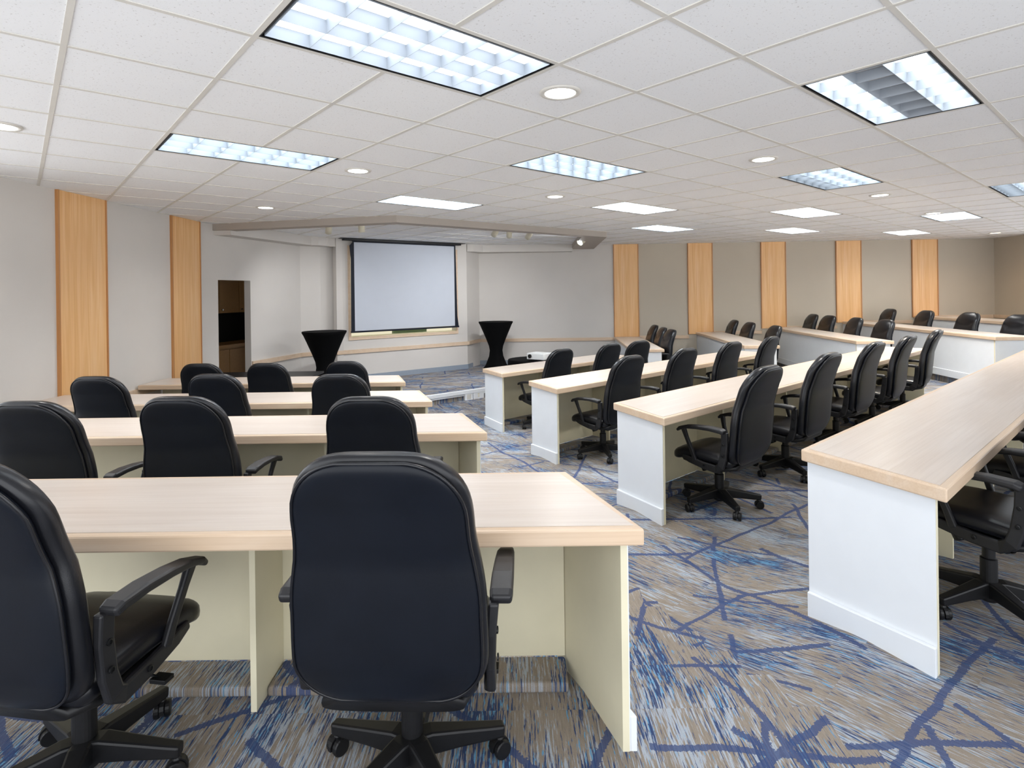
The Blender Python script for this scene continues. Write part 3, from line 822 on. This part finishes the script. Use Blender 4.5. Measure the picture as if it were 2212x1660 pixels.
# left block (rows along x)
LX = [(.42, .222), (-.168, -.380), (-.741, -.956), (-1.315, -1.515)]
LLAB = ['long pale wood desk nearest the viewer on the left, top seen from above', 'second long desk from the viewer in the left block, below the three mid-left chairs',
        'third long desk in the left block, in front of three small chairs', 'farthest desk of the left block, just before the stage']
LDIV = [(-.97, -2.55), (-1.28, -2.18, -3.7), (-1.97, -2.96), (-2.28, -3.12)]
for k in range(4):
    desk(LLAB[k], (0, LC[k]), 0, XL+.03, LX[k][0], XL+.03, LX[k][1], zt(k), TIER[k], dividers=LDIV[k], ends=('r',))
# middle block
MV0 = [(2.68, 2.856), (3.40, 3.60), (4.15, 4.32), (4.88, 5.03)]
MV1 = [11.2, 9.98, 8.85, 7.75]
MLAB = ['big pale wood desk at the right, nearest corner pointing at the viewer', 'second desk of the middle block with five chairs along it',
        'third desk of the middle block with four chairs along it', 'farthest short desk of the middle block by the stage step']
MDIV = [(3.98, 5.1, 6.3, 7.6), (4.65, 5.9, 7.16, 8.3, 9.45), (5.27, 6.33, 7.43), (6.03, 6.92)]
for k in range(4):
    o = (-nv[0]*MC[k], -nv[1]*MC[k])          # u = -MC
    desk(MLAB[k], o, EA, MV0[k][0], MV1[k], MV0[k][1], MV1[k]-.05, zt(k), TIER[k], dividers=MDIV[k], ends=('l', 'r'))
# right block
GANG = PI/2 - GTH
def gorg(k, ynear):                            # local origin on the chair-side edge
    x = GFX[k] + (ynear-10.0)*math.tan(GTH)
    return (x + .61*math.cos(GTH), ynear - .61*math.sin(GTH))
GLAB = ['long desk of the right block with four chairs behind it, white front reaching the floor', 'desk of the right block in front of the third wood wall panel',
        'desk of the right block in front of the second wood wall panel', 'short desk at the first wood wall panel, three dark chairs bunched behind it', 'rearmost desk at far right under the tan wall']
for k, (y0, top, fl) in enumerate(((8.74, zt(0), TIER[0]), (9.62, zt(1), TIER[1]), (10.05, zt(2), TIER[2]), (10.56, zt(3), TIER[3]), (7.9, CAMZ-.66, .10))):
    o = gorg(k, y0); ln = (BWY(GFX[k]) - y0)/math.cos(GTH) - .04
    desk(GLAB[k], o, GANG, 0, ln+.0, 0, ln, top, fl, dividers=(), ends=('l',), front_white=True, led=False, inner_mod=.545)

# ---------------------------------------------------------------- chairs
def sup(t, n):                                 # superellipse point
    c, s = math.cos(t), math.sin(t)
    return (math.copysign(abs(c)**(2/n), c), math.copysign(abs(s)**(2/n), s))
def interp(tab, z):
    if z <= tab[0][0]: return tab[0][1]
    for (a, va), (b, vb) in zip(tab, tab[1:]):
        if z <= b:
            t = (z-a)/(b-a); t = t*t*(3-2*t); return va + (vb-va)*t
    return tab[-1][1]
BC = [(.42, -.215), (.55, -.252), (.70, -.266), (.85, -.282), (1.0, -.330), (1.155, -.408)]      # back centre line y(z)
def yc(z):
    if z <= BC[0][0]: return BC[0][1]
    for (a, va), (b, vb) in zip(BC, BC[1:]):
        if z <= b: return va + (vb-va)*(z-a)/(b-a)
    return BC[-1][1] + (z-BC[-1][0])*(-.55)
BW = [(.42, .262), (.60, .268), (.72, .266), (.95, .240), (1.16, .216)]
ZLO, ZHI = .425, 1.155
def back_w(z, inset=0.0, rc=.15, rb=.14):
    w = interp(BW, z) - inset; zl, zh = ZLO+inset, ZHI-inset
    if z > zh-rc:
        q = min(1, (z-(zh-rc))/rc); w = (w-rc*1.0) + rc*1.0*max(0, 1-q**2.3)**(1/2.3)
    if z < zl+rb:
        q = min(1, ((zl+rb)-z)/rb); w = (w-rb*1.0) + rb*1.0*max(0, 1-q**2.3)**(1/2.1)
    return max(w, .02)
def loft(rings, smooth=True):
    bm = bmesh.new(); R = [[bm.verts.new(p) for p in r] for r in rings]; n = len(R[0])
    for a, b in zip(R, R[1:]):
        for k in range(n): bm.faces.new((a[k], a[(k+1) % n], b[(k+1) % n], b[k]))
    bm.faces.new(list(reversed(R[0]))); bm.faces.new(R[-1])
    return mesh(bm)
def back_cushion():
    rings = []; N = 40; n = 36
    for i in range(N+1):
        q = i/N; q = .5 - .5*math.cos(PI*q)
        z = ZLO + (ZHI-ZLO)*q
        w = back_w(z); end = min(1, (q/.10), ((1-q)/.09)); tt = math.sqrt(max(0, 1-(1-end)**2))
        th = .045*(.30+.70*tt)
        y0 = yc(z)
        ring = []
        for k in range(n):
            c, s = sup(2*PI*k/n, 3.4)
            x = w*c; y = th*s
            if s > 0:                          # front face: bolsters and seams
                xx = abs(x)/.25
                seam = .985 - .07*(1-min(1, (xx/.75))**2)
                g = math.exp(-((z-seam)/.012)**2)
                headb = max(0, 1-((z-1.07)/.085)**2)*max(0, 1-(xx/.72)**2)
                lum = max(0, 1-((z-.72)/.16)**2)*max(0, 1-(xx/.8)**2)
                y += (.020*headb + .016*lum - .020*g*(1 if xx < .8 else 0)) * abs(s)**.5 * tt
                y += .008*math.exp(-((xx-.82)/.12)**2)*tt*abs(s)
            ring.append((x, y0+y+.012, z))
        rings.append(ring)
    return loft(rings)
def back_shell():
    rings = []; N = 36; n = 36; ins = .016
    zl, zh = ZLO+ins, ZHI-ins
    for i in range(N+1):
        q = i/N; q = .5 - .5*math.cos(PI*q)
        z = zl + (zh-zl)*q
        w = back_w(z, ins); end = min(1, (q/.07), ((1-q)/.07)); tt = math.sqrt(max(0, 1-(1-end)**2))
        th = .020*(.35+.65*tt)
        ring = []
        for k in range(n):
            c, s = sup(2*PI*k/n, 3.6)
            ring.append((w*c, yc(z)-.030+th*s - .006*(1-(c*c))*tt, z))
        rings.append(ring)
    return loft(rings)
def piping():
    ins = .016; pts = []
    zl, zh = ZLO+ins, ZHI-ins
    N = 34
    zz = [zl + (zh-zl)*(.5-.5*math.cos(PI*i/N)) for i in range(N+1)]
    right = [(back_w(z, ins-.002), yc(z)-.036, z) for z in zz]
    left = [(-x, y, z) for x, y, z in reversed(right)]
    return T(right+left, .0045, 6, closed=True)
def seat_mesh(rise=0.0):
    rings = []; N = 30; n = 32
    for i in range(N+1):
        q = i/N; q = .5-.5*math.cos(PI*q); y = -.235 + .51*q
        w = .245 - .012*(1-q)
        rc = .10
        if y > .275-rc:
            k = (y-(.275-rc))/rc; w = (w-rc) + rc*max(0, 1-k**2.3)**(1/2.3)
        if y < -.235+.05:
            k = ((-.235+.05)-y)/.05; w = (w-.05) + .05*max(0, 1-k*k)**.5
        end = min(1, q/.08, (1-q)/.10); tt = math.sqrt(max(0, 1-(1-end)**2))
        th = .052*(.25+.75*tt)
        zc = .452 + .018*math.sin(PI*min(1, max(0, q*1.1-.1))) - (.02*max(0, q-.8)/.2)
        ring = []
        for k in range(n):
            c, s = sup(2*PI*k/n, 3.2)
            z = zc + th*s
            if s > 0:
                xx = abs(w*c)/.24
                z -= .014*max(0, 1-(xx/.8)**2)*tt*(1-q*.5)
                z -= .007*math.exp(-((xx-.62)/.035)**2)*tt
                z -= .006*math.exp(-((q-.52)/.025)**2)*(1 if xx < .62 else 0)
            ring.append((w*c, y, z))
        rings.append(ring)
    return loft(rings)
def seat_pan():
    rings = []
    for (y, z, w, h) in ((-.26, .455, .12, .02), (-.24, .42, .20, .045), (-.15, .398, .215, .05), (.05, .400, .215, .045), (.18, .412, .205, .035), (.235, .425, .15, .02)):
        rings.append([(w*c, y, z+h*.5*s) for c, s in (sup(2*PI*k/24, 4) for k in range(24))])
    return loft(rings)
def arm(s):
    bm = bmesh.new()
    pad = [(-.215, .690), (-.19, .700), (-.10, .705), (0, .700), (.08, .690), (.14, .672), (.165, .650)]
    sweep_yz(bm, pad, [s*.300]*7, [.060, .066, .066, .062, .058, .050, .038], [.030, .032, .030, .028, .026, .024, .020])
    return mesh(bm)
def arm_bracket(s):
    bm = bmesh.new()
    xs = s*.268
    rear = [(-.205, .690), (-.200, .60), (-.185, .50), (-.165, .435), (-.12, .405), (-.02, .412), (.10, .432), (.16, .445)]
    sweep_yz(bm, rear, [s*.280, s*.272, xs, xs, s*.255, s*.250, s*.246, s*.242], [.030, .028, .026, .026, .026, .024, .022, .018], [.048, .050, .052, .056, .056, .052, .046, .030])
    front = [(.125, .680), (.105, .60), (.07, .50), (.05, .43)]
    sweep_yz(bm, front, [s*.288, s*.272, s*.258, s*.250], [.026, .022, .022, .022], [.040, .032, .032, .036])
    return mesh(bm)
def leg_mesh():
    bm = bmesh.new()
    pts = [(.0, .098), (.06, .108), (.15, .100), (.25, .090), (.300, .086)]
    sweep_yz(bm, pts, 0.0, [.066, .060, .050, .042, .038], [.082, .070, .056, .044, .038])
    return mesh(bm)
def caster_mesh():
    bm = bmesh.new()
    for sx in (-.017, .017):
        lathe(bm, [(.010, -.010), (.026, -.010), (.029, -.006), (.029, .006), (.026, .010), (.010, .010)], 20, Matrix.Translation((sx, 0, .029)) @ Matrix.Rotation(PI/2, 4, 'Y'))
    lathe(bm, [(.012, .03), (.014, .060), (.010, .070)], 12)
    rings = []
    for k in range(9):
        a = math.radians(-10 + 200*k/8)
        rings.append([(x, .034*math.cos(a), .029+.034*math.sin(a)) for x in (-.007, .007)] + [(x, .028*math.cos(a), .029+.028*math.sin(a)) for x in (.007, -.007)])
    R = [[bm.verts.new(p) for p in r] for r in rings]
    for a, b in zip(R, R[1:]):
        for k in range(4): bm.faces.new((a[k], a[(k+1) % 4], b[(k+1) % 4], b[k]))
    bm.faces.new(list(reversed(R[0]))); bm.faces.new(R[-1])
    return mesh(bm)
leg_me, cas_me = leg_mesh(), caster_mesh()
leg_me.materials.append(M_PLASTIC2); cas_me.materials.append(M_PLASTIC2)
UP = 'upper'
def make_chair():
    t = thing('office_chair', '', 'chair')
    up = []
    up.append(link('backrest', back_cushion(), M_LEATHER, t, smooth=True))
    sh = link('back_shell', back_shell(), M_LEATHER2, t, smooth=True); up.append(sh)
    up.append(link('piping', piping(), M_PIPE, t, smooth=True))
    up.append(link('seat', seat_mesh(), M_LEATHER, t, smooth=True))
    up.append(link('seat_pan', seat_pan(), M_PLASTIC2, t, smooth=True))
    for s in (-1, 1):
        up.append(link('armrest', arm(s), M_PLASTIC, t, bevel=.010, seg=3))
        up.append(link('arm_bracket', arm_bracket(s), M_PLASTIC, t, bevel=.007, seg=2))
        bm = bmesh.new()
        for yy, zz in ((-.196, .60), (-.190, .52), (-.03, .418)):
            lathe(bm, [(.010, 0), (.010, .004), (.006, .005), (.006, .002)], 12, Matrix.Translation((s*(.262+.024 if yy < -.1 else .252+.012), yy, zz)) @ Matrix.Rotation(s*PI/2, 4, 'Y'))
        up.append(link('bolts', mesh(bm), M_BLACK, t))
    bm = bmesh.new(); box(bm, -.07, .07, -.13, .10, .345, .385); box(bm, -.11, .11, -.15, -.12, .36, .385)
    up.append(link('tilt_mechanism', mesh(bm), M_BLACK, t, bevel=.008))
    up.append(link('tension_knob', L([(.022, -.045), (.030, -.04), (.030, .02), (.020, .028)], 16, Matrix.Translation((0, .125, .335)) @ Matrix.Rotation(math.radians(-25), 4, 'X')), M_BLACK, t, smooth=False))
    bm = bmesh.new(); tube(bm, [(.05, .02, .365), (.16, .03, .360), (.24, .035, .345)], .005, 8); box(bm, .22, .275, .015, .055, .335, .349)
    up.append(link('height_lever', mesh(bm), M_BLACK, t, bevel=.003))
    link('gas_column', L([(.034, .11), (.034, .245), (.026, .25), (.026, .35)], 24), M_PLASTIC2, t)
    link('hub', L([(.030, .045), (.046, .055), (.050, .115), (.040, .135)], 24), M_PLASTIC2, t, bevel=.004)
    for k in range(5):
        a = 2*PI*k/5
        lg = link('leg', leg_me, None, t, (0, 0, 0), a, bevel=.008, seg=2)
        link('caster', cas_me, None, lg, (0, .285, 0), [.7, -1.9, 2.5, .2, -2.8][k])
    return t, {o.name for o in up}
proto, upper = make_chair()
def copy_chair(src):
    r = src.copy(); C.objects.link(r)
    for ch in list(src.children):
        c = ch.copy(); C.objects.link(c); c.parent = r; c['src'] = ch.name
        for g in list(ch.children):
            d = g.copy(); C.objects.link(d); d.parent = c
    return r
CH = []
def chair(x, y, z, rot, lift, label, group):
    CH.append((x, y, z, rot, lift, label, group))
gL, gM, gR = 'office chairs along the left desks', 'office chairs along the middle desks', 'office chairs along the right desks'
rd = math.radians
# left block
chair(-.335, 1.82, 0, rd(-2), -.018, 'large black office chair closest to the viewer, its full back in the centre foreground', gL)
chair(-1.375, 1.82, 0, rd(-9), -.018, 'black office chair at the lower left corner, its back cut by the edge', gL)
def lt(px, py, D, dx=0):
    x, y = unp(px, py, D); return x, y+.33
for k, (px, py, lab) in enumerate(((85, 862, 'black chair at the left edge behind the second left desk'), (404, 852, 'black chair in the middle of the three at the second left desk'), (800, 852, 'black chair right of the three at the second left desk, just above the foreground chair'))):
    x, y = lt(px, py, .53); chair(x, y, TIER[1], rd((-3, -2, 0)[k]), -.03, lab, gL)
for k, (px, py, lab) in enumerate(((222, 812, 'black chair in front of the nearer wood wall panel'), (474, 807, 'black chair in the middle of the three at the third left desk'), (735, 807, 'black chair at the right of the three at the third left desk'))):
    x, y = lt(px, py, .645); chair(x, y, TIER[2], rd((-4, -4, 0)[k]), -.03, lab, gL)
for k, (px, py, lab) in enumerate(((437, 785, 'small black chair at the foot of the farther wood wall panel'), (583, 784, 'small black chair just right of the dark doorway'), (752, 780, 'small black chair below the left cocktail table'))):
    x, y = lt(px, py, .745); chair(x, y, TIER[3], rd((0, -3, -3)[k]), -.03, lab, gL)
# middle block: (row, v, u of the base, rotation offset)
MR = [(1, 4.07, 2.29, 0, 'black chair nearest the viewer at the five-chair desk, star base fully in view'), (1, 5.24, 2.30, 0, 'second chair of the five-chair desk, counted from the viewer'),
      (1, 6.60, 2.36, 0, 'third and middle chair of the five-chair desk'), (1, 7.72, 2.36, 2, 'fourth chair of the five-chair desk, counted from the viewer'), (1, 8.90, 2.36, 6, 'far end chair of the five-chair desk'),
      (2, 4.76, 4.02, 0, 'nearest chair of the four-chair desk, above the front corner of the five-chair desk'), (2, 5.78, 4.02, 0, 'second chair of the four-chair desk'), (2, 6.87, 4.04, 0, 'third chair of the four-chair desk'), (2, 7.98, 4.06, 3, 'far end chair of the four-chair desk'),
      (3, 5.52, 5.74, 2, 'black chair beside the white projector'), (3, 6.55, 5.74, 0, 'middle chair of the three at the farthest middle desk'), (3, 7.26, 5.72, -6, 'right chair of the three at the farthest middle desk'),
      (0, 3.47, .58, -8, 'black chair at the right edge pushed under the big desk, seat top showing'), (0, 4.55, .52, -4, 'dark chair behind the one at the right edge, only seat and armrest showing'), (0, 5.65, .52, -4, 'farther chair under the big desk, a sliver at the right edge')]
for k, v, mu, dr, lab in MR:
    x = ev[0]*v - nv[0]*mu; y = ev[1]*v - nv[1]*mu
    chair(x, y, TIER[k], EA + rd(dr), 0 if k == 0 else -.045, lab, gM)
# right block, facing -x: from the top centre of each back
GR = [(3, 1412, 3.20, .335, 'leftmost of the three bunched chairs behind the short desk at the first wood panel'), (3, 1430, 3.16, 0, 'middle of the three bunched chairs behind the short desk'), (3, 1449, 3.14, 0, 'rightmost of the three bunched chairs, with its armrest showing'),
      (2, 1582, 5.05, 0, 'small chair just right of the second wood wall panel'), (2, 1619, 5.0, 0, 'small chair left of the third wood wall panel, second in its row'), (2, 1674, 4.98, 0, 'chair behind the far end chair of the four-chair desk'),
      (1, 1744, 6.85, 0, 'chair just right of the third wood wall panel'), (1, 1791, 6.80, 0, 'chair left of the fourth wood wall panel, second in its row'), (1, 1847, 6.75, 0, 'chair below the fourth wood wall panel'), (1, 1913, 6.75, 0, 'front chair with grey headrest seam, nearest in the third right row'),
      (0, 1920, 8.55, 0, 'chair behind the nearest one of the third right row, left of the fifth wood panel'), (0, 1999, 8.5, 0, 'chair in front of the fifth wood wall panel'), (0, 2095, 8.5, 0, 'chair in front of the tan wall left of the room corner'), (0, 2207, 8.5, 0, 'chair at the right edge below the room corner')]
GDROP = {3: -.055, 2: -.075, 1: -.075, 0: -.10}
for k, px, xt, _, lab in GR:
    y = xt*F_PX/(px-CX); x = xt-.37
    if y > 13.1: y = 13.1
    chair(x, y, floor_z(x, y) if False else TIER[k], PI/2 + rd(random.uniform(-4, 8)), GDROP[k], lab, gR)
def place(o, rec):
    x, y, z, rot, lift, label, group = rec
    o.location = (x, y, z); o.rotation_euler = (0, 0, rot); o['label'] = label; o['group'] = group; o['category'] = 'chair'
    rr = random.uniform(-.25, .25)
    for ch in o.children:
        nm = ch.get('src', ch.name)
        if nm in upper: ch.location.z += lift
        elif nm.startswith('gas_column'): ch.scale.z = 1.0
        if 'src' in ch: del ch['src']
allc = [proto] + [copy_chair(proto) for _ in CH[1:]]
for o, rec in zip(allc, CH): place(o, rec)
# the two foreground star bases are turned so that two legs point at the viewer
for o, a in ((allc[0], 0.0), (allc[1], -.12)):
    for ch in o.children:
        if ch.name.startswith('leg'): ch.rotation_euler.z += a

for o in C.objects:
    if 'src' in o: del o['src']
